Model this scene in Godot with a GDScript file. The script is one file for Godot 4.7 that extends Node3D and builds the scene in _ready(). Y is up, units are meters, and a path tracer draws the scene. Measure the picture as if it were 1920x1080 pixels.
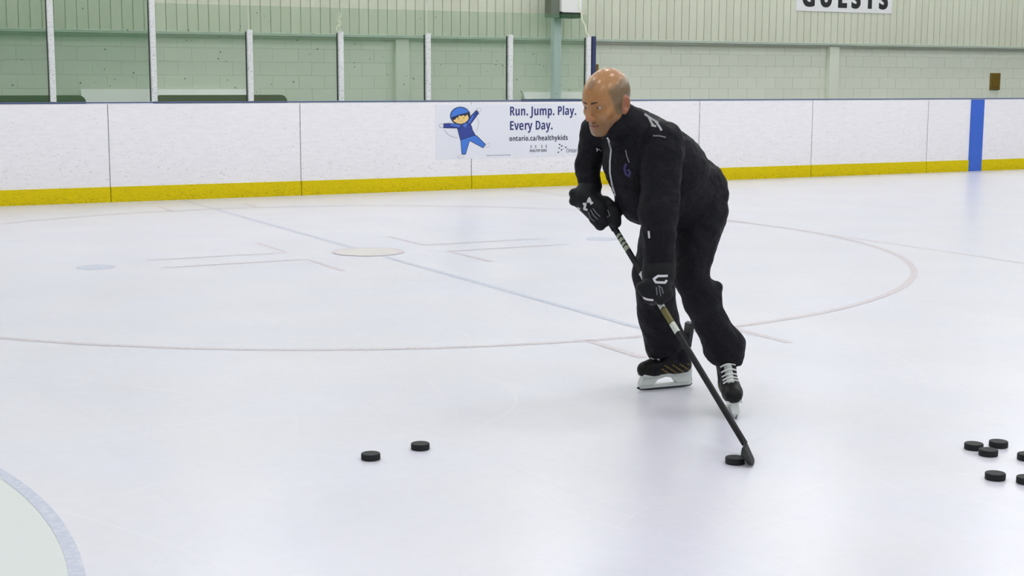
extends Node3D
# Ice rink: a man skates with a stick and puck; x runs along the far boards, z towards the camera, y up, metres.

const BOARD_Z := -17.53        # ice-side face of the far boards
const SIDING_Z := -20.5        # face of the ribbed siding
const BLOCK_Z := -20.64        # face of the concrete blocks
var rng := RandomNumberGenerator.new()
var M := {}
var taken := {}

# ---------------------------------------------------------------- helpers: naming
func numbered(called: String) -> String:
	taken[called] = taken.get(called, -1) + 1
	return called if taken[called] == 0 else "%s_%03d" % [called, taken[called]]

func tag(o: Node, label: String, category: String, group := "", kind := "") -> void:
	if label: o.set_meta("label", label)
	if category: o.set_meta("category", category)
	if group: o.set_meta("group", group)
	if kind: o.set_meta("kind", kind)

func base(called: String, at := Vector3.ZERO, turn := 0.0) -> Node3D:
	var o := Node3D.new()
	o.name = numbered(called)
	add_child(o)
	o.position = at
	o.rotation.y = turn
	return o

func part(called: String, mesh: Mesh, m: Material, parent: Node, at := Vector3.ZERO) -> MeshInstance3D:
	var o := MeshInstance3D.new()
	o.name = called
	o.mesh = mesh
	o.material_override = m
	o.position = at
	parent.add_child(o, true)
	return o

# ---------------------------------------------------------------- helpers: materials
func mat(c: Color, rough := 0.6, metallic := 0.0, spec := 0.5) -> StandardMaterial3D:
	var m := StandardMaterial3D.new()
	m.albedo_color = c
	m.roughness = rough
	m.metallic = metallic
	m.metallic_specular = spec
	return m

func c8(r: int, g: int, b: int) -> Color:
	return Color8(r, g, b)

# ---------------------------------------------------------------- helpers: meshes
func tri(st: SurfaceTool, a: Vector3, b: Vector3, c: Vector3, out: Vector3) -> void:
	# one flat triangle whose front looks along out
	var n := (b - a).cross(c - a)
	st.set_normal(out)
	if n.dot(out) > 0.0:
		st.add_vertex(a); st.add_vertex(c); st.add_vertex(b)
	else:
		st.add_vertex(a); st.add_vertex(b); st.add_vertex(c)

func prism_into(st: SurfaceTool, poly: PackedVector2Array, depth: float, xf := Transform3D.IDENTITY) -> void:
	var h := depth * 0.5
	var idx := Geometry2D.triangulate_polygon(poly)
	for s in [-1.0, 1.0]:
		var out: Vector3 = (xf.basis * Vector3(0, 0, s)).normalized()
		for k in range(0, idx.size(), 3):
			var q := []
			for j in 3:
				var p: Vector2 = poly[idx[k + j]]
				q.append(xf * Vector3(p.x, p.y, s * h))
			tri(st, q[0], q[1], q[2], out)
	var area := 0.0
	for i in poly.size():
		area += poly[i].cross(poly[(i + 1) % poly.size()])
	for i in poly.size():
		var a := poly[i]
		var b := poly[(i + 1) % poly.size()]
		var e := (b - a)
		if e.length() < 1e-6: continue
		var n2 := Vector2(e.y, -e.x).normalized() * signf(area)
		var out: Vector3 = (xf.basis * Vector3(n2.x, n2.y, 0)).normalized()
		var v := [xf * Vector3(a.x, a.y, -h), xf * Vector3(b.x, b.y, -h), xf * Vector3(b.x, b.y, h), xf * Vector3(a.x, a.y, h)]
		tri(st, v[0], v[1], v[2], out)
		tri(st, v[0], v[2], v[3], out)

func new_st() -> SurfaceTool:
	var st := SurfaceTool.new()
	st.begin(Mesh.PRIMITIVE_TRIANGLES)
	return st

func prism(poly: PackedVector2Array, depth: float, xf := Transform3D.IDENTITY) -> ArrayMesh:
	var st := new_st()
	prism_into(st, poly, depth, xf)
	return st.commit()

func chamfer(w: float, h: float, b: float) -> PackedVector2Array:
	var x := w * 0.5
	var y := h * 0.5
	return PackedVector2Array([Vector2(-x + b, -y), Vector2(x - b, -y), Vector2(x, -y + b), Vector2(x, y - b), Vector2(x - b, y), Vector2(-x + b, y), Vector2(-x, y - b), Vector2(-x, -y + b)])

func box(x: float, y: float, z: float) -> BoxMesh:
	var b := BoxMesh.new()
	b.size = Vector3(x, y, z)
	return b

func face_block(w: float, h: float, d: float, b: float) -> ArrayMesh:
	# a block whose front (+z) edges are chamfered; front face at z = 0
	var st := new_st()
	var o := [Vector3(-w / 2, -h / 2, -b), Vector3(w / 2, -h / 2, -b), Vector3(w / 2, h / 2, -b), Vector3(-w / 2, h / 2, -b)]
	var f := [Vector3(-w / 2 + b, -h / 2 + b, 0), Vector3(w / 2 - b, -h / 2 + b, 0), Vector3(w / 2 - b, h / 2 - b, 0), Vector3(-w / 2 + b, h / 2 - b, 0)]
	tri(st, f[0], f[1], f[2], Vector3.BACK)
	tri(st, f[0], f[2], f[3], Vector3.BACK)
	var outs := [Vector3.DOWN, Vector3.RIGHT, Vector3.UP, Vector3.LEFT]
	for i in 4:
		var j := (i + 1) % 4
		var out: Vector3 = (outs[i] + Vector3.BACK).normalized()
		tri(st, o[i], o[j], f[j], out)
		tri(st, o[i], f[j], f[i], out)
		var dd := Vector3(0, 0, -d + b)
		tri(st, o[i], o[j], o[j] + dd, outs[i])
		tri(st, o[i], o[j] + dd, o[i] + dd, outs[i])
	return st.commit()

func lathe(profile: PackedVector2Array, seg := 32) -> ArrayMesh:
	# profile of (radius, height); smooth round, hard between profile points
	var st := new_st()
	for i in profile.size() - 1:
		var a := profile[i]
		var b := profile[i + 1]
		var e := b - a
		var n2 := Vector2(e.y, -e.x).normalized()
		for k in seg:
			var t0 := TAU * k / seg
			var t1 := TAU * (k + 1) / seg
			var q := []
			for w in [[a, t0], [b, t0], [b, t1], [a, t1]]:
				q.append([Vector3(w[0].x * cos(w[1]), w[0].y, w[0].x * sin(w[1])), Vector3(n2.x * cos(w[1]), n2.y, n2.x * sin(w[1]))])
			for tr in [[0, 1, 2], [0, 2, 3]]:
				var g: Vector3 = (q[tr[1]][0] - q[tr[0]][0]).cross(q[tr[2]][0] - q[tr[0]][0])
				if g.length() < 1e-12: continue
				var order: Array = tr if g.dot(q[tr[0]][1] + q[tr[2]][1]) < 0.0 else [tr[0], tr[2], tr[1]]
				for j in order:
					st.set_normal(q[j][1])
					st.add_vertex(q[j][0])
	return st.commit()

func tube_into(st: SurfaceTool, pts: PackedVector3Array, r0: float, r1: float, sides := 8, flat := 1.0) -> void:
	var rings := []
	var ref := Vector3.UP
	for i in pts.size():
		var d := (pts[mini(i + 1, pts.size() - 1)] - pts[maxi(i - 1, 0)]).normalized()
		if absf(d.dot(ref)) > 0.95: ref = Vector3.RIGHT
		var u := d.cross(ref).normalized()
		var v := u.cross(d).normalized()
		ref = v
		var r := lerpf(r0, r1, float(i) / (pts.size() - 1))
		var ring := []
		for k in sides:
			var a := TAU * k / sides
			var n := u * cos(a) + v * sin(a)
			ring.append([pts[i] + (u * cos(a) + v * sin(a) * flat) * r, n])
		rings.append(ring)
	for i in rings.size() - 1:
		for k in sides:
			var q := [rings[i][k], rings[i + 1][k], rings[i + 1][(k + 1) % sides], rings[i][(k + 1) % sides]]
			for tr in [[0, 1, 2], [0, 2, 3]]:
				var g: Vector3 = (q[tr[1]][0] - q[tr[0]][0]).cross(q[tr[2]][0] - q[tr[0]][0])
				var order: Array = tr if g.dot(q[tr[0]][1] + q[tr[2]][1]) < 0.0 else [tr[0], tr[2], tr[1]]
				for j in order:
					st.set_normal(q[j][1])
					st.add_vertex(q[j][0])
	for e in [0, rings.size() - 1]:
		var out := (pts[0] - pts[1]).normalized() if e == 0 else (pts[-1] - pts[-2]).normalized()
		for k in range(1, sides - 1):
			tri(st, rings[e][0][0], rings[e][k][0], rings[e][k + 1][0], out)

func tube(pts: PackedVector3Array, r0: float, r1: float, sides := 8, flat := 1.0) -> ArrayMesh:
	var st := new_st()
	tube_into(st, pts, r0, r1, sides, flat)
	return st.commit()

func flat_strip(pts: PackedVector2Array, width: float, y: float, closed := false) -> ArrayMesh:
	# painted line on the ice following pts (x, z)
	var st := new_st()
	var n := pts.size()
	var l := []
	for i in n:
		var a := pts[(i - 1 + n) % n] if closed or i > 0 else pts[i]
		var b := pts[(i + 1) % n] if closed or i < n - 1 else pts[i]
		var d := (b - a).normalized()
		var s := Vector2(-d.y, d.x) * width * 0.5
		l.append([pts[i] + s, pts[i] - s])
	for i in (n if closed else n - 1):
		var p: Array = l[i]
		var q: Array = l[(i + 1) % n]
		var v := [Vector3(p[0].x, y, p[0].y), Vector3(p[1].x, y, p[1].y), Vector3(q[1].x, y, q[1].y), Vector3(q[0].x, y, q[0].y)]
		tri(st, v[0], v[1], v[2], Vector3.UP)
		tri(st, v[0], v[2], v[3], Vector3.UP)
	return st.commit()

func flat_poly(poly: PackedVector2Array, z: float) -> ArrayMesh:
	# flat print in the xy plane, facing +z
	var st := new_st()
	var idx := Geometry2D.triangulate_polygon(poly)
	for k in range(0, idx.size(), 3):
		var q := []
		for j in 3: q.append(Vector3(poly[idx[k + j]].x, poly[idx[k + j]].y, z))
		tri(st, q[0], q[1], q[2], Vector3.BACK)
	return st.commit()

func ellipse(cx: float, cy: float, rx: float, ry: float, seg := 28) -> PackedVector2Array:
	var o := PackedVector2Array()
	for k in seg: o.append(Vector2(cx + rx * cos(TAU * k / seg), cy + ry * sin(TAU * k / seg)))
	return o

func lettering(called: String, words: String, height: float, stretch: float, bold: bool, m: Material, parent: Node, at: Vector3, centred := false, spacing := 0) -> MeshInstance3D:
	var f := SystemFont.new()
	f.font_names = PackedStringArray(["Droid Sans"])
	f.font_weight = 700 if bold else 400
	var t := TextMesh.new()
	var fv: Font = f
	if spacing != 0:
		var v := FontVariation.new()
		v.base_font = f
		v.spacing_glyph = spacing
		v.variation_embolden = 1.1
		fv = v
	t.font = fv
	t.font_size = 64
	t.pixel_size = height / 46.0    # cap height of 64 px type is about 46 px
	t.depth = 0.002
	t.text = words
	t.curve_step = 1.5
	t.horizontal_alignment = HORIZONTAL_ALIGNMENT_CENTER if centred else HORIZONTAL_ALIGNMENT_LEFT
	t.vertical_alignment = VERTICAL_ALIGNMENT_CENTER
	var o := part(called, t, m, parent, at)
	o.scale = Vector3(stretch, 1, 1)
	return o

# ---------------------------------------------------------------- helpers: implicit shapes meshed as surface nets
class Bones:
	var A := PackedVector3Array()
	var BA := PackedVector3Array()
	var IL := PackedFloat32Array()
	var RA := PackedFloat32Array()
	var RD := PackedFloat32Array()
	var K := PackedFloat32Array()
	var n := 0
	func add(a: Vector3, b: Vector3, ra: float, rb: float, k := 0.03) -> void:
		A.append(a); BA.append(b - a); IL.append(1.0 / maxf((b - a).length_squared(), 1e-9)); RA.append(ra); RD.append(rb - ra); K.append(k); n += 1
	func rows(list: Array, scale := 1.0) -> void:
		for r in list:
			add(Vector3(r[0], r[1], r[2]), Vector3(r[4], r[5], r[6]), r[3] * scale, r[7] * scale, r[8])
	func dist(p: Vector3) -> float:
		var d := 10.0
		for i in n:
			var q := p - A[i]
			var h := clampf(q.dot(BA[i]) * IL[i], 0.0, 1.0)
			var e := (q - BA[i] * h).length() - RA[i] - RD[i] * h
			var k := K[i]
			var g := k - absf(d - e)
			d = minf(d, e)
			if g > 0.0: d -= g * g / k * 0.25
		return d

func nets(fn: Callable, lo: Vector3, hi: Vector3, c: float, color = null) -> ArrayMesh:
	var blk := 6
	var nb := Vector3i(((hi - lo) / (c * blk)).ceil())
	var n := nb * blk + Vector3i.ONE
	var sy := n.x
	var sz := n.x * n.y
	var vals := PackedFloat32Array()
	vals.resize(n.x * n.y * n.z)
	vals.fill(1.0)
	var done := PackedByteArray()
	done.resize(vals.size())
	var act := []
	var reach := c * blk * 0.5 * 1.74 * 1.15 + 0.006
	for bz in nb.z:
		for by in nb.y:
			for bx in nb.x:
				var cc := lo + (Vector3(bx, by, bz) + Vector3(0.5, 0.5, 0.5)) * (c * blk)
				var d: float = fn.call(cc)
				if absf(d) < reach:
					act.append(Vector3i(bx, by, bz) * blk)
				elif d < 0.0:
					for k in blk:
						for j in blk:
							var at := (bz * blk + k) * sz + (by * blk + j) * sy + bx * blk
							for i in blk: vals[at + i] = -1.0
	for b in act:
		for k in blk + 1:
			for j in blk + 1:
				var at: int = (b.z + k) * sz + (b.y + j) * sy + b.x
				for i in blk + 1:
					if done[at + i] == 0:
						done[at + i] = 1
						vals[at + i] = fn.call(lo + Vector3(b.x + i, b.y + j, b.z + k) * c)
	var cell := PackedInt32Array()
	cell.resize(vals.size())
	cell.fill(-1)
	var V := PackedVector3Array()
	var off := PackedInt32Array([0, 1, sy, sy + 1, sz, sz + 1, sz + sy, sz + sy + 1])
	var edges := [[0, 1], [2, 3], [4, 5], [6, 7], [0, 2], [1, 3], [4, 6], [5, 7], [0, 4], [1, 5], [2, 6], [3, 7]]
	var corner := [Vector3(0, 0, 0), Vector3(1, 0, 0), Vector3(0, 1, 0), Vector3(1, 1, 0), Vector3(0, 0, 1), Vector3(1, 0, 1), Vector3(0, 1, 1), Vector3(1, 1, 1)]
	for b in act:
		for k in blk:
			for j in blk:
				var at0: int = (b.z + k) * sz + (b.y + j) * sy + b.x
				for i in blk:
					var at := at0 + i
					var neg := 0
					for q in 8:
						if vals[at + off[q]] < 0.0: neg += 1
					if neg == 0 or neg == 8: continue
					var s := Vector3.ZERO
					var m := 0
					for e in edges:
						var va := vals[at + off[e[0]]]
						var vb := vals[at + off[e[1]]]
						if (va < 0.0) != (vb < 0.0):
							s += corner[e[0]].lerp(corner[e[1]], va / (va - vb))
							m += 1
					cell[at] = V.size()
					V.append(lo + (Vector3(b.x + i, b.y + j, b.z + k) + s / m) * c)
	var I := PackedInt32Array()
	var N := PackedVector3Array()
	N.resize(V.size())
	var axes := [[1, sy, sz], [sy, sz, 1], [sz, 1, sy]]
	for b in act:
		for k in blk:
			for j in blk:
				var at0: int = (b.z + k) * sz + (b.y + j) * sy + b.x
				for i in blk:
					var at := at0 + i
					var neg := vals[at] < 0.0
					for a in axes:
						if (vals[at + a[0]] < 0.0) == neg: continue
						if at - a[1] - a[2] < 0: continue
						var v0 := cell[at]
						var v1 := cell[at - a[1]]
						var v2 := cell[at - a[1] - a[2]]
						var v3 := cell[at - a[2]]
						if v0 < 0 or v1 < 0 or v2 < 0 or v3 < 0: continue
						if neg:
							I.append_array(PackedInt32Array([v0, v3, v2, v0, v2, v1]))
						else:
							I.append_array(PackedInt32Array([v0, v1, v2, v0, v2, v3]))
	# make sure that the winding is clockwise seen from outside, then average the normals
	var vote := 0
	for t in range(0, mini(I.size(), 900), 3):
		var g := (V[I[t + 1]] - V[I[t]]).cross(V[I[t + 2]] - V[I[t]])
		if g.length() > 0.0:
			var mid := (V[I[t]] + V[I[t + 1]] + V[I[t + 2]]) / 3.0
			vote += 1 if fn.call(mid + g.normalized() * c * 0.5) > fn.call(mid - g.normalized() * c * 0.5) else -1
	for t in range(0, I.size(), 3):
		if vote > 0:
			var w := I[t + 1]
			I[t + 1] = I[t + 2]
			I[t + 2] = w
		var g := (V[I[t + 2]] - V[I[t]]).cross(V[I[t + 1]] - V[I[t]])
		for j in 3: N[I[t + j]] += g
	for i in N.size(): N[i] = N[i].normalized()
	var arr := []
	arr.resize(Mesh.ARRAY_MAX)
	arr[Mesh.ARRAY_VERTEX] = V
	arr[Mesh.ARRAY_NORMAL] = N
	arr[Mesh.ARRAY_INDEX] = I
	if color != null:
		var C := PackedColorArray()
		C.resize(V.size())
		for i in V.size(): C[i] = color.call(V[i])
		arr[Mesh.ARRAY_COLOR] = C
	var am := ArrayMesh.new()
	am.add_surface_from_arrays(Mesh.PRIMITIVE_TRIANGLES, arr)
	return am

func onto(fn: Callable, p: Vector3, d: Vector3) -> Vector3:
	# the point where the line from p along d meets the shape
	var t := 0.0
	for i in 60:
		var e: float = fn.call(p + d * t)
		if e < 0.0004: break
		t += e * 0.8
		if t > 1.2: break
	return p + d * t

func stroke_into(st: SurfaceTool, fn: Callable, o: Vector3, u: Vector3, v: Vector3, d: Vector3, pts: Array, width: float, lift := 0.0022) -> void:
	# a printed or sewn band laid on a shape: pts are (u, v) in metres round o, projected along d
	var line := PackedVector2Array()
	for i in pts.size() - 1:
		var a: Vector2 = pts[i]
		var b: Vector2 = pts[i + 1]
		var k := maxi(1, int(ceil((b - a).length() / 0.006)))
		for j in k: line.append(a.lerp(b, float(j) / k))
	line.append(pts[-1])
	var rows := []
	for i in line.size():
		var t := (line[mini(i + 1, line.size() - 1)] - line[maxi(i - 1, 0)]).normalized()
		var s := Vector2(-t.y, t.x) * width * 0.5
		var row := []
		for q in [-1.0, -0.33, 0.33, 1.0]:
			var w: Vector2 = line[i] + s * q
			row.append(onto(fn, o + u * w.x + v * w.y, d) - d * lift)
		rows.append(row)
	for i in rows.size() - 1:
		for q in 3:
			var a: Vector3 = rows[i][q]
			var b: Vector3 = rows[i][q + 1]
			var c: Vector3 = rows[i + 1][q + 1]
			var e: Vector3 = rows[i + 1][q]
			if (a - c).length() > 0.05: continue
			tri(st, a, b, c, -d)
			tri(st, a, c, e, -d)

# ================================================================ scene
func _ready() -> void:
	rng.seed = 7
	setup_view()
	materials()
	build_hall()
	build_ice()
	build_boards()
	build_back_wall()
	build_behind_boards()
	build_glass()
	build_banner()
	build_skater()
	build_stick()
	build_pucks()

func setup_view() -> void:
	var cam := Camera3D.new()
	cam.name = "camera"
	cam.fov = 22.417
	cam.near = 0.05
	cam.far = 200.0
	add_child(cam)
	var fwd := Vector3(0.4642, -0.1438, -0.8740)
	var right := Vector3(0.8829, 0.0040, 0.4690)
	cam.transform = Transform3D(Basis(right.normalized(), right.cross(fwd).normalized(), -fwd.normalized()).orthonormalized(), Vector3(0, 1.5, 0))
	cam.current = true
	var we := WorldEnvironment.new()
	we.name = "environment"
	var e := Environment.new()
	e.background_mode = Environment.BG_COLOR
	e.background_color = Color(0.02, 0.02, 0.02)
	e.tonemap_mode = Environment.TONE_MAPPER_LINEAR
	e.tonemap_exposure = 1.0
	e.sdfgi_enabled = true
	e.ssao_enabled = true
	e.ssil_enabled = true
	we.environment = e
	add_child(we)
	# rows of ceiling lamps over the ice (out of the picture; they light the hall and glint on the ice and the bald head)
	var glow := mat(c8(255, 255, 255), 0.5)
	glow.emission_enabled = true
	glow.emission = Color(1.0, 1.0, 0.98)
	glow.emission_energy_multiplier = 10.5
	var steel := mat(c8(190, 192, 194), 0.4, 0.6)
	var tray := prism(PackedVector2Array([Vector2(-0.28, 0.0), Vector2(-0.34, -0.16), Vector2(-0.32, -0.16), Vector2(-0.26, -0.02), Vector2(0.26, -0.02), Vector2(0.32, -0.16), Vector2(0.34, -0.16), Vector2(0.28, 0.0)]), 1.3)
	var rod := box(0.02, 0.6, 0.02)
	var pane := box(0.56, 0.012, 1.26)
	for ix in 7:
		for iz in 6:
			var o := base("ceiling_lamp", Vector3(-4.05 + ix * 5.0, 7.4, -19.0 + iz * 4.9))
			tag(o, "long white lamp in a steel tray hung from the arena ceiling", "lamp", "ceiling lamps over the ice")
			part("housing", tray, steel, o)
			part("diffuser", pane, glow, o, Vector3(0, -0.06, 0))
			for s in [-0.5, 0.5]: part("hanger", rod, steel, o, Vector3(0, 0.3, s))
			var l := OmniLight3D.new()
			l.name = "lamp_light"
			l.light_size = 0.3
			l.light_energy = 1.85
			l.light_color = Color(0.985, 0.99, 1.0)
			l.shadow_enabled = true
			l.omni_range = 60.0
			l.omni_attenuation = 2.0
			l.position = Vector3(0, -0.42, 0)
			o.add_child(l)

# ---------------------------------------------------------------- materials
func speckle(w: int, h: int, bg: Color, ink: Color, count: int, low: float, smin: int, smax: int, seed_: int) -> ImageTexture:
	# scuffs and puck marks: small smears, more of them towards the bottom where pucks hit (low = share in the lower part)
	var r := RandomNumberGenerator.new()
	r.seed = seed_
	var im := Image.create(w, h, false, Image.FORMAT_RGB8)
	im.fill(bg)
	var nz := FastNoiseLite.new()
	nz.seed = seed_
	nz.frequency = 0.02
	for y in range(0, h, 2):
		for x in range(0, w, 2):
			var k := 1.0 + 0.018 * nz.get_noise_2d(x, y * 2.0)
			im.fill_rect(Rect2i(x, y, 2, 2), Color(minf(bg.r * k, 1), minf(bg.g * k, 1), minf(bg.b * k, 1)))
	for i in count:
		var y := r.randf()
		if r.randf() < low: y = 1.0 - absf(r.randfn(0.0, 0.3))
		y = clampf(y, 0.0, 0.995)
		var x := r.randi_range(0, w - 1)
		var a := r.randf_range(0.12, 0.75) * r.randf_range(0.3, 1.0)
		var sw := r.randi_range(smin, smax)
		var sh := r.randi_range(smin, maxi(smin, smax / 2))
		for dx in sw:
			for dy in sh:
				var px := (x + dx + int(dy * r.randf_range(-0.6, 0.6)) + w) % w
				var py := clampi(int(y * h) + dy, 0, h - 1)
				im.set_pixel(px, py, im.get_pixel(px, py).lerp(ink, a * r.randf_range(0.5, 1.0)))
	im.generate_mipmaps()
	return ImageTexture.create_from_image(im)

func ice_texture() -> ImageTexture:
	var n := 1024
	var im := Image.create(n, n, false, Image.FORMAT_RGB8)
	var big := FastNoiseLite.new()
	big.seed = 3; big.frequency = 0.004
	var bi := big.get_seamless_image(n, n)
	var fine := FastNoiseLite.new()
	fine.seed = 9; fine.frequency = 0.05
	var fi := fine.get_seamless_image(n, n)
	for y in n:
		for x in n:
			var k := 0.972 + 0.028 * bi.get_pixel(x, y).r + 0.012 * (fi.get_pixel(x, y).r - 0.5)
			var t := bi.get_pixel((x + 311) % n, (y + 97) % n).r
			im.set_pixel(x, y, Color(k * lerpf(0.972, 0.962, t), k * lerpf(0.972, 0.97, t), k * lerpf(0.975, 1.0, t)))
	# skate cuts: long shallow arcs, whiter or a little greyer than the ice
	var r := RandomNumberGenerator.new()
	r.seed = 21
	for s in 420:
		var p := Vector2(r.randf() * n, r.randf() * n)
		var a := r.randf() * TAU
		var bend := r.randf_range(-0.006, 0.006)
		var len := r.randi_range(60, 420)
		var white := r.randf() < 0.7
		var strength := r.randf_range(0.15, 0.6)
		var wide := 2 if r.randf() < 0.15 else 1
		for i in len:
			p += Vector2(cos(a), sin(a))
			a += bend
			for q in wide:
				var ix := posmod(int(p.x) + q, n)
				var iy := posmod(int(p.y), n)
				im.set_pixel(ix, iy, im.get_pixel(ix, iy).lerp(Color(1, 1, 1) if white else Color(0.92, 0.93, 0.95), strength * (1.0 - absf(2.0 * i / len - 1.0))))
	im.generate_mipmaps()
	return ImageTexture.create_from_image(im)

func worn(c: Color, seed_: int) -> StandardMaterial3D:
	# line paint seen through scuffed ice: patches of frost hide some of the colour
	var nz := FastNoiseLite.new()
	nz.seed = seed_
	nz.frequency = 0.03
	nz.fractal_octaves = 4
	var ramp := Gradient.new()
	ramp.set_color(0, c)
	ramp.set_color(1, c.lerp(c8(230, 229, 235), 0.5))
	ramp.set_offset(0, 0.35)
	ramp.set_offset(1, 0.75)
	var t := NoiseTexture2D.new()
	t.width = 512; t.height = 512; t.seamless = true
	t.noise = nz
	t.color_ramp = ramp
	var m := mat(Color.WHITE, 0.28, 0.0, 0.38)
	m.albedo_texture = t
	m.uv1_triplanar = true
	m.uv1_world_triplanar = true
	m.uv1_scale = Vector3(1.6, 1.6, 1.6)
	return m

func materials() -> void:
	M.ice = mat(c8(234, 232, 239), 0.28, 0.0, 0.38)
	M.ice.albedo_texture = ice_texture()
	M.ice.uv1_triplanar = true
	M.ice.uv1_world_triplanar = true
	M.ice.uv1_scale = Vector3(0.17, 0.17, 0.17)
	M.red_line = worn(c8(208, 197, 205), 31)
	M.dot = mat(c8(221, 215, 213), 0.28, 0.0, 0.38)
	M.blue_line = worn(c8(194, 199, 219), 37)
	M.blue_faint = mat(c8(216, 220, 236), 0.28, 0.0, 0.38)
	M.crease = mat(c8(218, 222, 222), 0.28, 0.0, 0.38)
	M.board = mat(c8(255, 255, 255), 0.35)
	M.board.albedo_texture = speckle(2048, 512, Color8(245, 243, 246), Color8(130, 132, 130), 3600, 0.7, 2, 5, 5)
	M.yellow = mat(c8(255, 255, 255), 0.5, 0.0, 0.3)
	M.yellow.albedo_texture = speckle(2048, 128, Color8(222, 200, 0), Color8(124, 110, 8), 6000, 0.6, 2, 7, 6)
	M.cap = mat(c8(70, 88, 134), 0.45)
	M.stripe = mat(c8(58, 104, 205), 0.4)
	M.block = []
	for k in 4:
		var g := [0, 1, -1, 2][k] as int
		M.block.append(mat(c8(226 + g, 232 + g, 217 + g), 0.75))
	M.mortar = mat(c8(222, 228, 213), 0.9)
	M.siding = []
	for k in 3:
		var g := [0, 2, -2][k] as int
		M.siding.append(mat(c8(212 + g, 216 + g, 196 + g), 0.6))
	M.flashing = mat(c8(176, 188, 174), 0.5)
	M.concrete = mat(c8(150, 150, 146), 0.85)
	M.ceiling = mat(c8(225, 226, 222), 0.9)
	M.farwall = mat(c8(190, 196, 186), 0.85)
	M.post = mat(c8(255, 255, 255), 0.45)
	M.post.albedo_texture = speckle(64, 1024, Color8(222, 224, 222), Color8(44, 44, 46), 260, 0.4, 3, 12, 11)
	M.gasket = mat(c8(40, 46, 44), 0.7)
	M.navy = mat(c8(40, 50, 92), 0.45)
	M.glass = mat(Color(0.20, 0.55, 0.30, 0.135), 0.03)
	M.glass.transparency = BaseMaterial3D.TRANSPARENCY_ALPHA
	M.thick_glass = mat(Color(0.14, 0.49, 0.26, 0.22), 0.03)
	M.thick_glass.transparency = BaseMaterial3D.TRANSPARENCY_ALPHA
	M.mark = mat(c8(70, 80, 74), 0.8)
	M.bench = mat(c8(104, 88, 70), 0.7)
	M.white_panel = mat(c8(243, 244, 241), 0.6)
	M.column = mat(c8(204, 218, 220), 0.5)
	M.gold = mat(c8(150, 120, 28), 0.45, 0.3)
	M.gold_dark = mat(c8(122, 98, 30), 0.5, 0.2)
	M.dark = mat(c8(38, 40, 38), 0.7)
	M.rope = mat(c8(222, 226, 200), 0.8)
	M.sign = mat(c8(236, 237, 238), 0.5)
	M.black_ink = mat(c8(26, 28, 28), 0.6)

# ---------------------------------------------------------------- the hall
func slab(called: String, size: Vector3, at: Vector3, m: Material) -> void:
	var o := part(numbered(called), box(size.x, size.y, size.z), m, self, at)
	o.set_meta("kind", "structure")

func build_hall() -> void:
	slab("ceiling", Vector3(60, 0.3, 36), Vector3(14, 8.25, -4.7), M.ceiling)
	slab("wall_left", Vector3(0.3, 8.4, 36), Vector3(-16, 3.9, -4.7), M.farwall)
	slab("wall_right", Vector3(0.3, 8.4, 36), Vector3(44, 3.9, -4.7), M.farwall)
	slab("wall_front", Vector3(60, 8.4, 0.3), Vector3(14, 3.9, 13.2), M.farwall)
	slab("floor_walkway", Vector3(60, 0.2, 3.2), Vector3(14, -0.1, -19.25), M.concrete)

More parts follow.
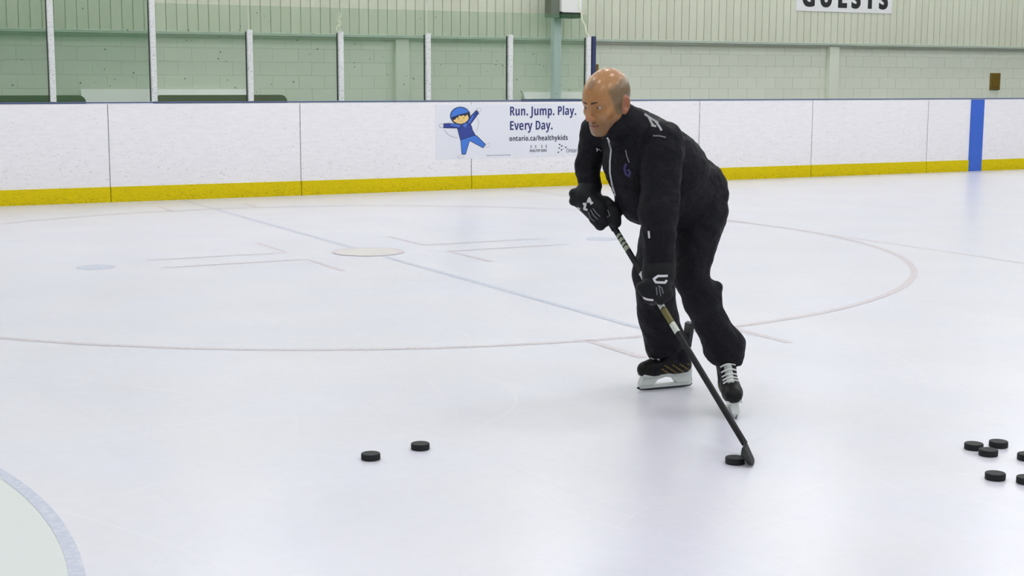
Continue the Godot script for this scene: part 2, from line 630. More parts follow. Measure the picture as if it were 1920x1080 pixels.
func build_ice() -> void:
	var fl := base("floor")
	fl.set_meta("kind", "structure")
	part("ice_sheet", box(60, 0.2, 30.6), M.ice, fl, Vector3(14, -0.1, -2.32))
	var cx := 4.753
	var cz := -11.585
	var y := 0.0012
	var ring := PackedVector2Array()
	for k in 160: ring.append(Vector2(cx + 4.547 * cos(TAU * k / 160), cz + 4.547 * sin(TAU * k / 160)))
	part("faceoff_circle", flat_strip(ring, 0.055, y, true), M.red_line, fl)
	var dot := PackedVector2Array()
	for k in 40: dot.append(Vector2(cx + 0.29 * cos(TAU * k / 40), cz + 0.29 * sin(TAU * k / 40)))
	var disc := CylinderMesh.new()
	disc.top_radius = 0.3; disc.bottom_radius = 0.3; disc.height = 0.0016; disc.radial_segments = 40
	part("faceoff_dot", disc, M.dot, fl, Vector3(cx, 0.0012, cz))
	part("dot_ring", flat_strip(dot, 0.05, 0.0026, true), M.red_line, fl)
	for s in [-1.0, 1.0]:
		for q in [-1.0, 1.0]:
			var x0: float = cx + s * 0.645
			var z0: float = cz + q * 0.26
			part("faceoff_mark", flat_strip(PackedVector2Array([Vector2(x0 + s * 1.2, z0), Vector2(x0, z0), Vector2(x0, z0 + q * 0.8)]), 0.055, y), M.red_line, fl)
			part("hash_mark", flat_strip(PackedVector2Array([Vector2(cx + s * 0.5, cz + q * 4.5), Vector2(cx + s * 0.5, cz + q * 5.1)]), 0.055, y), M.red_line, fl)
	part("thin_blue_line", flat_strip(PackedVector2Array([Vector2(cx, -17.5), Vector2(cx, cz - 0.31)]), 0.055, y), M.blue_line, fl)
	part("thin_blue_line", flat_strip(PackedVector2Array([Vector2(cx, cz + 0.31), Vector2(cx, cz + 4.5)]), 0.055, y), M.blue_line, fl)
	part("thin_red_line", flat_strip(PackedVector2Array([Vector2(9.29, -17.5), Vector2(9.29, -4.0)]), 0.045, 0.0008), M.red_line, fl)
	var bd := CylinderMesh.new()
	bd.top_radius = 0.15; bd.bottom_radius = 0.15; bd.height = 0.0016; bd.radial_segments = 32
	part("blue_spot", bd, M.blue_line, fl, Vector3(2.44, 0.0012, -11.58))
	part("blue_spot", bd, M.blue_line, fl, Vector3(7.1, 0.0012, -11.56))
	# goal crease: arc towards the picture, straight sides back to the goal
	var arc := PackedVector2Array()
	var area := PackedVector2Array()
	for k in 41:
		var a := lerpf(-0.305, 0.305, k / 40.0)
		arc.append(Vector2(-3.13 + 4.0 * cos(a), -4.93 + 4.0 * sin(a)))
	var edge := PackedVector2Array([Vector2(-1.3, -4.93 - 1.2)])
	edge.append_array(arc)
	edge.append(Vector2(-1.3, -4.93 + 1.2))
	part("crease_line", flat_strip(edge, 0.048, 0.0022), M.blue_line, fl)
	var cr := new_st()
	for i in edge.size() - 1:
		tri(cr, Vector3(-1.3, 0.001, -4.93), Vector3(edge[i].x, 0.001, edge[i].y), Vector3(edge[i + 1].x, 0.001, edge[i + 1].y), Vector3.UP)
	part("crease_area", cr.commit(), M.crease, fl)

func uv_face(w: float, h: float, d: float, u0: float, ulen: float) -> ArrayMesh:
	# a panel with its ice-side face at z = 0 carrying uv over its full height; small chamfer at the ends
	var st := new_st()
	var b := 0.004
	var xs := [-w / 2, -w / 2 + b, w / 2 - b, w / 2]
	var zs := [-b, 0.0, 0.0, -b]
	for i in 3:
		var out := Vector3(zs[i] - zs[i + 1], 0, xs[i + 1] - xs[i]).normalized()
		for trv in [[0, 1, 2], [0, 2, 3]]:
			var v := [[i, 0.0], [i, h], [i + 1, h], [i + 1, 0.0]]
			for j in trv:
				var p: Array = v[j]
				st.set_normal(out)
				st.set_uv(Vector2(u0 + (xs[p[0]] + w / 2) * ulen, 1.0 - p[1] / h))
				st.add_vertex(Vector3(xs[p[0]], p[1], zs[p[0]]))
	for e in [[0.0, Vector3.DOWN], [h, Vector3.UP]]:
		st.set_uv(Vector2.ZERO)
		tri(st, Vector3(-w / 2, e[0], -d), Vector3(w / 2, e[0], -d), Vector3(w / 2, e[0], 0), e[1])
		tri(st, Vector3(-w / 2, e[0], -d), Vector3(w / 2, e[0], 0), Vector3(-w / 2, e[0], 0), e[1])
	tri(st, Vector3(-w / 2, 0, -d), Vector3(w / 2, 0, -d), Vector3(w / 2, h, -d), Vector3.FORWARD)
	tri(st, Vector3(-w / 2, 0, -d), Vector3(w / 2, h, -d), Vector3(-w / 2, h, -d), Vector3.FORWARD)
	return st.commit()

func build_boards() -> void:
	var wb := base("wall_boards", Vector3(0, 0, BOARD_Z))
	wb.set_meta("kind", "structure")
	tag(wb, "white rink boards with yellow kickplate and blue cap rail", "")
	# seams read from the picture: 3.90, 6.29, 8.70, 10.55, 12.41, 14.49 (faint), 16.85
	var seams := [-10.0, -3.3, -0.9, 1.5, 3.9, 6.29, 8.7, 10.55, 12.41, 14.5, 16.85, 19.2, 21.6, 24.0, 30.0]
	for i in seams.size() - 1:
		var w: float = seams[i + 1] - seams[i]
		var c: float = (seams[i + 1] + seams[i]) / 2
		var u0 := rng.randf()
		part("board_panel", uv_face(w - 0.006, 0.985, 0.06, u0, 0.104), M.board, wb, Vector3(c, 0.18, 0))
		part("kickplate", uv_face(w - 0.006, 0.185, 0.06, u0, 0.11), M.yellow, wb, Vector3(c, -0.003, 0.012))
	part("backing", box(40, 1.12, 0.05), M.gasket, wb, Vector3(10, 0.58, -0.085))
	part("cap_rail", prism(PackedVector2Array([Vector2(0.006, 0.006), Vector2(0.006, 0.014), Vector2(0.0, 0.020), Vector2(-0.16, 0.020), Vector2(-0.16, 0.006)]), 40.0, Transform3D(Basis(Vector3.UP, -PI / 2).rotated(Vector3.UP, 0), Vector3.ZERO)), M.cap, wb, Vector3(10, 1.165, 0)).rotation.y = 0
	var s := part("blue_stripe", box(0.285, 1.163, 0.016), M.stripe, wb, Vector3(17.908, 0.582, 0.008))
	s.set_meta("label", "blue line stripe down the boards")

func build_back_wall() -> void:
	var w := base("wall_back")
	w.set_meta("kind", "structure")
	part("lower_wall", box(60, 2.1, 0.2), M.mortar, w, Vector3(14, 1.05, BLOCK_Z - 0.106))
	part("upper_wall", box(60, 6.1, 0.2), M.mortar, w, Vector3(14, 5.1, SIDING_Z - 0.14))
	var ch := 0.1935
	var cw := 0.40
	var blk := face_block(cw - 0.003, ch - 0.003, 0.09, 0.0025)
	for r in 5:
		var y := 2.085 - (r + 0.5) * ch
		for k in 51:
			var x := 2.6 + k * cw + (0.2 if r % 2 else 0.0)
			part("block", blk, M.block[rng.randi() % 4], w, Vector3(x, y, BLOCK_Z))
	var sw := 0.1525
	var prof := PackedVector2Array([Vector2(0, -0.03), Vector2(0, -0.018), Vector2(0.009, -0.018), Vector2(0.014, 0), Vector2(sw, 0), Vector2(sw, -0.03)])
	var up := Transform3D(Basis(Vector3(1, 0, 0), Vector3(0, 0, 1), Vector3(0, -1, 0)), Vector3.ZERO)
	var sid := prism(prof, 4.2, up)
	for k in 136:
		part("siding_panel", sid, M.siding[rng.randi() % 3], w, Vector3(2.2 + k * sw, 2.11 + 2.1, SIDING_Z))
	part("drip_flashing", prism(PackedVector2Array([Vector2(0.012, 0), Vector2(0.012, 0.035), Vector2(0.0, 0.045), Vector2(-0.14, 0.045), Vector2(-0.14, 0)]), 24.0, Transform3D(Basis(Vector3(0, 0, 1), Vector3(0, 1, 0), Vector3(-1, 0, 0)), Vector3.ZERO)), M.flashing, w, Vector3(12, 2.075, SIDING_Z))
	for x in [9.03, 17.45]:
		part("pilaster", prism(chamfer(0.22, 0.1, 0.008), 2.075, Transform3D(Basis(Vector3(1, 0, 0), Vector3(0, 0, 1), Vector3(0, -1, 0)), Vector3.ZERO)), M.block[1], w, Vector3(x, 1.0375, BLOCK_Z + 0.05))

func build_behind_boards() -> void:
	# steel column with a box fixture
	var col := base("steel_column", Vector3(11.57, 0, -20.3))
	tag(col, "slim pale blue-grey steel column against the block wall behind the glass", "column")
	part("shaft", prism(chamfer(0.13, 0.13, 0.01), 5.0, Transform3D(Basis(Vector3(1, 0, 0), Vector3(0, 0, 1), Vector3(0, -1, 0)), Vector3.ZERO)), M.column, col, Vector3(0, 2.5, 0))
	part("base_plate", box(0.26, 0.02, 0.26), M.column, col, Vector3(0, 0.01, 0))
	var hb := base("wall_heater", Vector3(11.6, 2.50, -20.1))
	tag(hb, "small white box fixture with dark underside mounted on the steel column", "fixture")
	part("body", prism(chamfer(0.36, 0.34, 0.02), 0.26), M.white_panel, hb, Vector3(0.06, 0.17, 0))
	part("underside", box(0.34, 0.09, 0.24), M.dark, hb, Vector3(0.06, -0.04, 0))
	part("side_grille", box(0.15, 0.4, 0.2), mat(c8(112, 120, 106), 0.7), hb, Vector3(-0.2, 0.12, -0.03))
	# benches
	var seat := prism(chamfer(0.38, 0.06, 0.015), 1.0)
	for b in [[2.6, 2.6, "dark brown bench back with rounded end, cut off by the frame edge"], [5.65, 1.78, "dark brown rounded bench back rising just above the boards between glass posts"]]:
		var o := base("players_bench", Vector3(b[0], 0, -18.75))
		tag(o, b[2], "bench", "brown benches behind the boards")
		var w: float = b[1]
		var rr := 0.09
		var pl := PackedVector2Array([Vector2(-w / 2, 0.55), Vector2(w / 2, 0.55)])
		for k in 7: pl.append(Vector2(w / 2 - rr + rr * cos(PI / 2 * k / 6), 1.25 - rr + rr * sin(PI / 2 * k / 6)))
		for k in 7: pl.append(Vector2(-w / 2 + rr + rr * cos(PI / 2 + PI / 2 * k / 6), 1.25 - rr + rr * sin(PI / 2 + PI / 2 * k / 6)))
		part("backrest", prism(pl, 0.07), M.bench, o)
		part("seat", prism(chamfer(0.38, 0.06, 0.015), w, Transform3D(Basis(Vector3(0, 0, 1), Vector3(0, 1, 0), Vector3(-1, 0, 0)), Vector3.ZERO)), M.bench, o, Vector3(0, 0.45, 0.2))
		for sx in [-1.0, 1.0]:
			for sz in [0.0, 0.34]:
				part("leg", prism(chamfer(0.06, 0.06, 0.008), 0.56 if sz == 0.0 else 0.43, Transform3D(Basis(Vector3(1, 0, 0), Vector3(0, 0, 1), Vector3(0, -1, 0)), Vector3.ZERO)), M.dark, o, Vector3(sx * (w / 2 - 0.15), 0.28 if sz == 0.0 else 0.215, sz))
	# white panels leaning at the foot of the wall
	for p in [[2.35, 1.6, 1.23, "pale panel on the block wall at the frame edge, above the bench"], [5.45, 2.45, 1.30, "long pale panel low on the block wall behind the two brown benches"], [12.05, 1.8, 1.25, "pale green-white panel low on the wall beside the steel column"]]:
		var o := part(numbered("wall_panel"), prism(chamfer(p[1], 0.9, 0.006), 0.03), M.white_panel, self, Vector3(p[0], p[2] - 0.4, BLOCK_Z + 0.23))
		o.rotation.x = -0.46
		tag(o, p[3], "panel")
	var bb := base("blue_bench", Vector3(10.45, 0, -18.4))
	tag(bb, "navy blue ledge just showing above the boards beside the steel column", "ledge")
	part("top", prism(chamfer(0.9, 0.04, 0.01), 0.3), M.navy, bb, Vector3(0, 1.165, 0))
	for s in [-0.38, 0.38]: part("leg", box(0.05, 1.145, 0.05), M.navy, bb, Vector3(s, 0.5725, 0))
	for g in [[12.43, 1.55, "gold box on the block wall just above the bald man's head"], [21.5, 1.45, "gold box on the block wall above the blue board stripe"]]:
		var o := base("wall_box", Vector3(g[0], g[1], BLOCK_Z + 0.04))
		tag(o, g[2], "box", "gold boxes on the block wall")
		part("case", face_block(0.25, 0.32, 0.04, 0.012), M.gold_dark, o, Vector3(0, 0, 0.0))
		part("inset", face_block(0.16, 0.22, 0.01, 0.003), M.gold_dark, o, Vector3(0, 0, 0.008))
	# sign
	var sg := base("guests_sign", Vector3(17.6, 2.93, SIDING_Z + 0.012))
	tag(sg, "white sign with black letters reading GUESTS on the ribbed siding", "sign")
	part("plate", face_block(2.2, 0.54, 0.012, 0.004), M.sign, sg)
	lettering("lettering", "GUESTS", 0.33, 0.92, true, M.black_ink, sg, Vector3(0, -0.035, 0.002), true, 13)
	# cords hanging beside the glass
	var pts := PackedVector3Array()
	for k in 12: pts.append(Vector3(6.83 + 0.015 * sin(k * 1.3), 2.29 - k * 0.021, BOARD_Z + 0.03))
	for k in 8: pts.append(Vector3(6.80 - 0.02 * sin(k * 0.9), 2.06 + k * 0.02, BOARD_Z + 0.035))
	var c1 := part(numbered("hanging_cord"), tube(pts, 0.006, 0.006, 6), M.rope, self)
	tag(c1, "short knotted cord dangling above a white glass post", "cord")
	pts = PackedVector3Array()
	for k in 16: pts.append(Vector3(10.28 + 0.2 * pow(k / 15.0, 1.6) + 0.012 * sin(k * 1.7), 2.75 - k * 0.046, BOARD_Z + 0.04))
	var c2 := part(numbered("hanging_cord"), tube(pts, 0.011, 0.011, 6), M.rope, self)
	tag(c2, "long pale cord hanging at the end of the glass above the bald head", "cord")

func build_glass() -> void:
	var g := base("glass_screen", Vector3(0, 1.190, BOARD_Z - 0.05))
	tag(g, "row of greenish safety glass panes in white posts on top of the boards", "glass screen")
	var xs := [0.9, 2.09, 3.283, 4.463, 5.66, 6.855, 8.073, 9.293, 10.52]
	var up := Transform3D(Basis(Vector3(1, 0, 0), Vector3(0, 0, 1), Vector3(0, -1, 0)), Vector3.ZERO)
	var r := RandomNumberGenerator.new()
	r.seed = 4
	for i in xs.size():
		var tall: bool = i <= 3
		var h: float = 2.4 if tall else 0.87
		var u0 := r.randf()
		var post := part("post", post_mesh(0.068, h, 0.05, r.randf()), M.post, g, Vector3(xs[i], 0, 0.03))
		post.set_meta("label", "white post with black puck marks")
		part("gasket", box(0.007, h - 0.02, 0.03), M.gasket, g, Vector3(xs[i] - 0.0375, (h - 0.02) / 2, 0.0))
		if i < xs.size() - 1:
			var w: float = xs[i + 1] - xs[i]
			var gh := 2.4 if i < 3 else 1.165
			var pane := part("pane", box(w - 0.02, gh, 0.012), M.thick_glass if i < 3 else M.glass, g, Vector3(xs[i] + w / 2, gh / 2, 0))
			var st := new_st()
			for k in 14:
				var c := Vector3(r.randf_range(-w / 2 + 0.08, w / 2 - 0.08), r.randf_range(-gh / 2 + 0.06, minf(gh / 2 - 0.05, 0.6)), 0.0065)
				var s := r.randf_range(0.003, 0.011)
				var poly := PackedVector2Array()
				for q in 7: poly.append(Vector2(cos(TAU * q / 7), sin(TAU * q / 7)) * s * r.randf_range(0.6, 1.2))
				prism_into(st, poly, 0.001, Transform3D(Basis.IDENTITY, c))
			var mk := part("puck_marks", st.commit(), M.mark, pane)
			mk.set_meta("kind", "stuff")
	var e := part("end_post", prism(chamfer(0.062, 0.06, 0.006), 0.87, up), M.navy, g, Vector3(10.60, 0.435, 0.03))
	e.set_meta("label", "navy blue end post")

func post_mesh(w: float, h: float, d: float, u0: float) -> ArrayMesh:
	var st := new_st()
	var poly := chamfer(w, d, 0.006)
	for i in poly.size():
		var a := poly[i]
		var b := poly[(i + 1) % poly.size()]
		var out := Vector3((b - a).y, 0, -(b - a).x).normalized()
		out = Vector3(out.x, 0, out.z)
		var mid := Vector3((a.x + b.x) / 2, 0, (a.y + b.y) / 2)
		if out.dot(mid) < 0.0: out = -out
		var q := [[a, 0.0], [a, h], [b, h], [b, 0.0]]
		for tr in [[0, 1, 2], [0, 2, 3]]:
			var v := []
			for j in tr: v.append(Vector3(q[j][0].x, q[j][1], q[j][0].y))
			var g: Vector3 = (v[1] - v[0]).cross(v[2] - v[0])
			var order := [0, 1, 2] if g.dot(out) < 0.0 else [0, 2, 1]
			for j in order:
				st.set_normal(out)
				st.set_uv(Vector2(v[j].x / w + 0.5, 1.0 - v[j].y / 1.3 + u0))
				st.add_vertex(v[j])
	for e in [[h, Vector3.UP], [0.0, Vector3.DOWN]]:
		for k in range(1, poly.size() - 1):
			st.set_uv(Vector2(0.5, 0.1))
			tri(st, Vector3(poly[0].x, e[0], poly[0].y), Vector3(poly[k].x, e[0], poly[k].y), Vector3(poly[k + 1].x, e[0], poly[k + 1].y), e[1])
	return st.commit()

# ---------------------------------------------------------------- banner on the boards
func art(list: Array) -> PackedVector2Array:
	# print coordinates (six units to a picture pixel of the banner) to metres on the sheet
	var o := PackedVector2Array()
	for p in list: o.append(Vector2((p[0] - 108) * 0.001338, -(p[1] - 36) * 0.001163))
	return o

func art_band(list: Array, width: float, z: float, closed := false) -> ArrayMesh:
	var pts := art(list)
	var st := new_st()
	var n := pts.size()
	for i in (n if closed else n - 1):
		var a := pts[i]
		var b := pts[(i + 1) % n]
		var d := (b - a).normalized()
		var s := Vector2(-d.y, d.x) * width * 0.5
		a -= d * width * 0.3
		b += d * width * 0.3
		var v := [Vector3(a.x + s.x, a.y + s.y, z), Vector3(b.x + s.x, b.y + s.y, z), Vector3(b.x - s.x, b.y - s.y, z), Vector3(a.x - s.x, a.y - s.y, z)]
		tri(st, v[0], v[1], v[2], Vector3.BACK)
		tri(st, v[0], v[2], v[3], Vector3.BACK)
	return st.commit()

func art_ellipse(cx: float, cy: float, rx: float, ry: float, turn := 0.0, seg := 26) -> Array:
	var o := []
	for k in seg:
		var p := Vector2(rx * cos(TAU * k / seg), ry * sin(TAU * k / seg)).rotated(turn)
		o.append([cx + p.x, cy + p.y])
	return o

func build_banner() -> void:
	var b := base("advertising_banner", Vector3(8.17, 1.133, BOARD_Z + 0.003))
	tag(b, "white advertising sheet on the boards with a cartoon child and blue slogan", "banner")
	var paper := mat(c8(233, 235, 242), 0.45)
	var sheet := face_block(2.95, 0.722, 0.003, 0.001)
	part("sheet", sheet, paper, b, Vector3(1.475, -0.361, 0))
	var blue := mat(c8(64, 122, 216), 0.5)
	var navy := mat(c8(46, 66, 150), 0.5)
	var mid := mat(c8(76, 116, 210), 0.5)
	var ink := mat(c8(30, 36, 70), 0.6)
	var skin := mat(c8(240, 206, 128), 0.5)
	var pale := mat(c8(238, 240, 244), 0.5)
	var grey := mat(c8(150, 154, 166), 0.6)
	var slogan := mat(c8(44, 48, 112), 0.5)
	var text := mat(c8(36, 44, 70), 0.5)
	var n := base_child("printed_child", b)
	var z := 0.0010
	var trousers := [[383, 440], [530, 388], [562, 395], [660, 495], [634, 536], [482, 450], [437, 605], [396, 602]]
	var torso := [[345, 300], [400, 268], [490, 256], [508, 300], [512, 326], [545, 385], [380, 440]]
	var arm_a := [[195, 252], [265, 250], [350, 256], [385, 275], [372, 304], [195, 300]]
	var arm_b := [[440, 262], [500, 165], [556, 104], [584, 136], [500, 252], [490, 262]]
	for it in [[trousers, blue], [torso, navy], [arm_a, navy], [arm_b, navy]]:
		part("figure", flat_poly(art(it[0]), z), it[1], n)
		z += 0.0003
		part("outline", art_band(it[0], 0.008, z, true), ink, n)
		z += 0.0003
	part("sleeve", flat_poly(art([[265, 256], [350, 258], [380, 276], [372, 298], [265, 270]]), z), mid, n)
	part("sleeve", flat_poly(art([[450, 262], [500, 178], [525, 150], [528, 176], [488, 245]]), z), mid, n)
	part("collar", flat_poly(art([[398, 262], [462, 250], [436, 304]]), z), mid, n)
	z += 0.0004
	var hood := art_ellipse(378, 164, 108, 98)
	part("hood", flat_poly(art(hood), z), blue, n)
	part("outline", art_band(hood, 0.01, z + 0.0002, true), ink, n)
	z += 0.0005
	part("hair", flat_poly(art([[276, 184], [360, 152], [484, 120], [486, 172], [452, 226], [378, 258], [310, 238]]), z), ink, n)
	z += 0.0003
	part("face", flat_poly(art([[300, 212], [322, 206], [336, 182], [350, 190], [362, 164], [396, 166], [414, 156], [432, 174], [452, 150], [470, 178], [468, 200], [452, 226], [420, 246], [380, 256], [336, 246], [310, 228]]), z), skin, n)
	z += 0.0003
	for e in [[360, 197], [417, 188]]: part("eye", flat_poly(art(art_ellipse(e[0], e[1], 5, 7, 0.0, 12)), z), ink, n)
	part("mouth", art_band([[362, 224], [382, 230], [404, 222]], 0.004, z), grey, n)
	for e in [[384, 628, 36, 15, -0.25], [684, 508, 32, 16, -0.8], [170, 275, 24, 20, 0.2], [586, 98, 20, 20, 0.0]]:
		var el := art_ellipse(e[0], e[1], e[2], e[3], e[4], 18)
		part("boot_or_mitten", flat_poly(art(el), z), pale, n)
		part("outline", art_band(el, 0.004, z + 0.0002, true), grey, n)
	part("snow_print", art_band([[200, 318], [224, 356], [262, 388], [310, 408], [352, 416]], 0.005, z), grey, n)
	part("snow_print", art_band([[566, 196], [584, 236], [572, 300], [556, 340]], 0.004, z), grey, n)
	# words: (x, baseline middle) in the same print coordinates
	var at := func(x: float, y: float) -> Vector3:
		var p := art([[x, y]])[0]
		return Vector3(p.x, p.y, 0.001)
	lettering("slogan", "Run. Jump. Play.", 0.120, 0.815, true, slogan, b, at.call(930, 118))
	lettering("slogan", "Every Day.", 0.120, 0.815, true, slogan, b, at.call(930, 286))
	lettering("web_address", "ontario.ca/healthykids", 0.066, 0.915, true, text, b, at.call(930, 436))
	lettering("programme_name", "HEALTHY KIDS", 0.036, 0.80, true, text, b, at.call(1166, 583))
	lettering("province_name", "Ontario", 0.055, 0.85, false, text, b, at.call(1600, 590))
	lettering("small_print", "Paid for by the Government of Ontario", 0.018, 0.86, false, grey, b, at.call(670, 625))
	for x in [1184, 1238, 1310, 1362]:
		part("pictogram", flat_poly(art([[x - 14, 518], [x + 14, 518], [x + 5, 530], [x + 9, 552], [x - 9, 552], [x - 5, 530]]), 0.001), grey, b)
	part("rule", art_band([[1442, 500], [1442, 630]], 0.003, 0.001), pale, b)
	part("flower_mark", art_band([[1520, 512], [1598, 548], [1500, 614]], 0.004, 0.001), grey, b)
	for p in [[1545, 535], [1596, 550], [1516, 558], [1544, 578], [1506, 608], [1520, 516]]:
		part("flower_dot", flat_poly(art(art_ellipse(p[0], p[1], 9, 9, 0.0, 10)), 0.0013), text, b)

func base_child(called: String, parent: Node) -> Node3D:
	var o := Node3D.new()
	o.name = called
	parent.add_child(o, true)
	return o

# ---------------------------------------------------------------- the skater
const SKATER_AT := Vector3(3.80, 0, -5.44)
const SKATER_TURN := -0.4883
var jacket_fn: Callable
var glove_fn := []

const JACKET := [
	[-0.010, 0.918, 0.000, 0.1696,  -0.130, 1.078, 0.120, 0.1897, 0.050],
	[-0.130, 1.078, 0.120, 0.1897,  -0.236, 1.200, 0.220, 0.1443, 0.050],
	[-0.236, 1.200, 0.220, 0.1443,  -0.297, 1.293, 0.300, 0.0872, 0.050],
	[0.018, 0.957, 0.000, 0.1501,  0.029, 0.988, 0.020, 0.1447, 0.050],
	[-0.205, 0.995, 0.180, 0.1459,  -0.276, 1.125, 0.240, 0.1279, 0.050],
	[-0.381, 1.259, 0.120, 0.0708,  -0.161, 1.228, 0.370, 0.0863, 0.050],
	[-0.159, 1.216, 0.400, 0.0859,  -0.182, 0.941, 0.450, 0.0835, 0.025],
	[-0.182, 0.941, 0.450, 0.0835,  -0.170, 0.714, 0.400, 0.0664, 0.025],
	[-0.423, 1.253, 0.100, 0.0805,  -0.464, 1.116, 0.100, 0.0570, 0.020],
	[-0.464, 1.116, 0.100, 0.0570,  -0.455, 1.028, 0.130, 0.0498, 0.020],
	[-0.288, 1.284, 0.300, 0.0780,  -0.342, 1.335, 0.335, 0.0706, 0.020],
	[-0.303, 1.289, 0.310, 0.0687,  -0.375, 1.284, 0.365, 0.0568, 0.030],
]
const TROUSERS := [
	[0.012, 0.903, 0.000, 0.1672,  -0.050, 0.814, -0.020, 0.1413, 0.050],
	[0.047, 0.894, 0.050, 0.1203,  -0.002, 0.612, 0.160, 0.0714, 0.030],
	[-0.002, 0.612, 0.160, 0.0714,  0.052, 0.515, 0.150, 0.0812, 0.030],
	[0.052, 0.515, 0.150, 0.0812,  0.092, 0.413, 0.120, 0.0722, 0.030],
	[0.092, 0.413, 0.120, 0.0722,  0.167, 0.285, 0.090, 0.0921, 0.030],
	[0.167, 0.285, 0.090, 0.0921,  0.193, 0.206, 0.090, 0.0534, 0.030],
	[0.046, 0.573, 0.150, 0.0477,  0.113, 0.571, 0.150, 0.0310, 0.012],
	[-0.063, 0.832, -0.080, 0.1425,  -0.130, 0.592, -0.200, 0.0980, 0.030],
	[-0.130, 0.592, -0.200, 0.0980,  -0.101, 0.373, -0.300, 0.0922, 0.030],
	[-0.101, 0.373, -0.300, 0.0922,  -0.054, 0.219, -0.360, 0.0958, 0.030],
	[-0.054, 0.219, -0.360, 0.0958,  -0.033, 0.145, -0.370, 0.0831, 0.030],
]
const GLOVE_UPPER := [
	[-0.455, 1.018, 0.130, 0.0521,  -0.467, 0.981, 0.140, 0.0592, 0.010],
	[-0.479, 0.986, 0.140, 0.0332,  -0.526, 0.988, 0.140, 0.0237, 0.010],
	[-0.483, 0.953, 0.150, 0.0308,  -0.528, 0.955, 0.150, 0.0213, 0.010],
	[-0.467, 0.963, 0.150, 0.0591,  -0.414, 0.913, 0.180, 0.0589, 0.012],
	[-0.438, 0.882, 0.200, 0.0247,  -0.411, 0.853, 0.190, 0.0236, 0.006],
	[-0.411, 0.853, 0.190, 0.0236,  -0.390, 0.856, 0.120, 0.0214, 0.006],
	[-0.418, 0.898, 0.200, 0.0247,  -0.391, 0.869, 0.190, 0.0236, 0.006],
	[-0.391, 0.869, 0.190, 0.0236,  -0.370, 0.871, 0.120, 0.0214, 0.006],
	[-0.395, 0.915, 0.200, 0.0247,  -0.368, 0.886, 0.190, 0.0236, 0.006],
	[-0.368, 0.886, 0.190, 0.0236,  -0.347, 0.889, 0.120, 0.0214, 0.006],
	[-0.373, 0.932, 0.200, 0.0247,  -0.346, 0.903, 0.190, 0.0235, 0.006],
	[-0.346, 0.903, 0.190, 0.0235,  -0.324, 0.906, 0.120, 0.0214, 0.006],
	[-0.390, 0.951, 0.170, 0.0307,  -0.349, 0.916, 0.200, 0.0282, 0.008],
	[-0.349, 0.916, 0.200, 0.0282,  -0.344, 0.866, 0.200, 0.0259, 0.008],
]
const GLOVE_LOWER := [
	[-0.168, 0.719, 0.400, 0.0709,  -0.171, 0.670, 0.410, 0.0732, 0.010],
	[-0.172, 0.671, 0.420, 0.0662,  -0.184, 0.600, 0.440, 0.0616, 0.012],
	[-0.218, 0.631, 0.470, 0.0227,  -0.248, 0.616, 0.460, 0.0216, 0.006],
	[-0.248, 0.616, 0.460, 0.0216,  -0.227, 0.593, 0.380, 0.0207, 0.006],
	[-0.206, 0.615, 0.470, 0.0227,  -0.237, 0.599, 0.460, 0.0216, 0.006],
	[-0.237, 0.599, 0.460, 0.0216,  -0.215, 0.576, 0.380, 0.0207, 0.006],
	[-0.195, 0.598, 0.470, 0.0227,  -0.225, 0.583, 0.460, 0.0216, 0.006],
	[-0.225, 0.583, 0.460, 0.0216,  -0.204, 0.559, 0.380, 0.0207, 0.006],
	[-0.183, 0.582, 0.470, 0.0227,  -0.214, 0.567, 0.460, 0.0216, 0.006],
	[-0.214, 0.567, 0.460, 0.0216,  -0.192, 0.543, 0.380, 0.0207, 0.006],
	[-0.150, 0.635, 0.460, 0.0272,  -0.142, 0.592, 0.480, 0.0249, 0.006],
	[-0.142, 0.592, 0.480, 0.0249,  -0.170, 0.566, 0.490, 0.0226, 0.006],
]

# head: x = his left, y = up, z = where he looks; mirrored in x
func ell(p: Vector3, c: Vector3, r: Vector3) -> float:
	var q := p - c
	var k0 := Vector3(q.x / r.x, q.y / r.y, q.z / r.z).length()
	var k1 := Vector3(q.x / (r.x * r.x), q.y / (r.y * r.y), q.z / (r.z * r.z)).length()
	return k0 * (k0 - 1.0) / maxf(k1, 1e-6)

func cap(p: Vector3, a: Vector3, b: Vector3, ra: float, rb: float) -> float:
	var q := p - a
	var d := b - a
	var h := clampf(q.dot(d) / d.length_squared(), 0.0, 1.0)
	return (q - d * h).length() - lerpf(ra, rb, h)

func join(a: float, b: float, k: float) -> float:
	var g := maxf(k - absf(a - b), 0.0)
	return minf(a, b) - g * g / k * 0.25

func carve(a: float, b: float, k: float) -> float:
	return -join(-a, b, k)

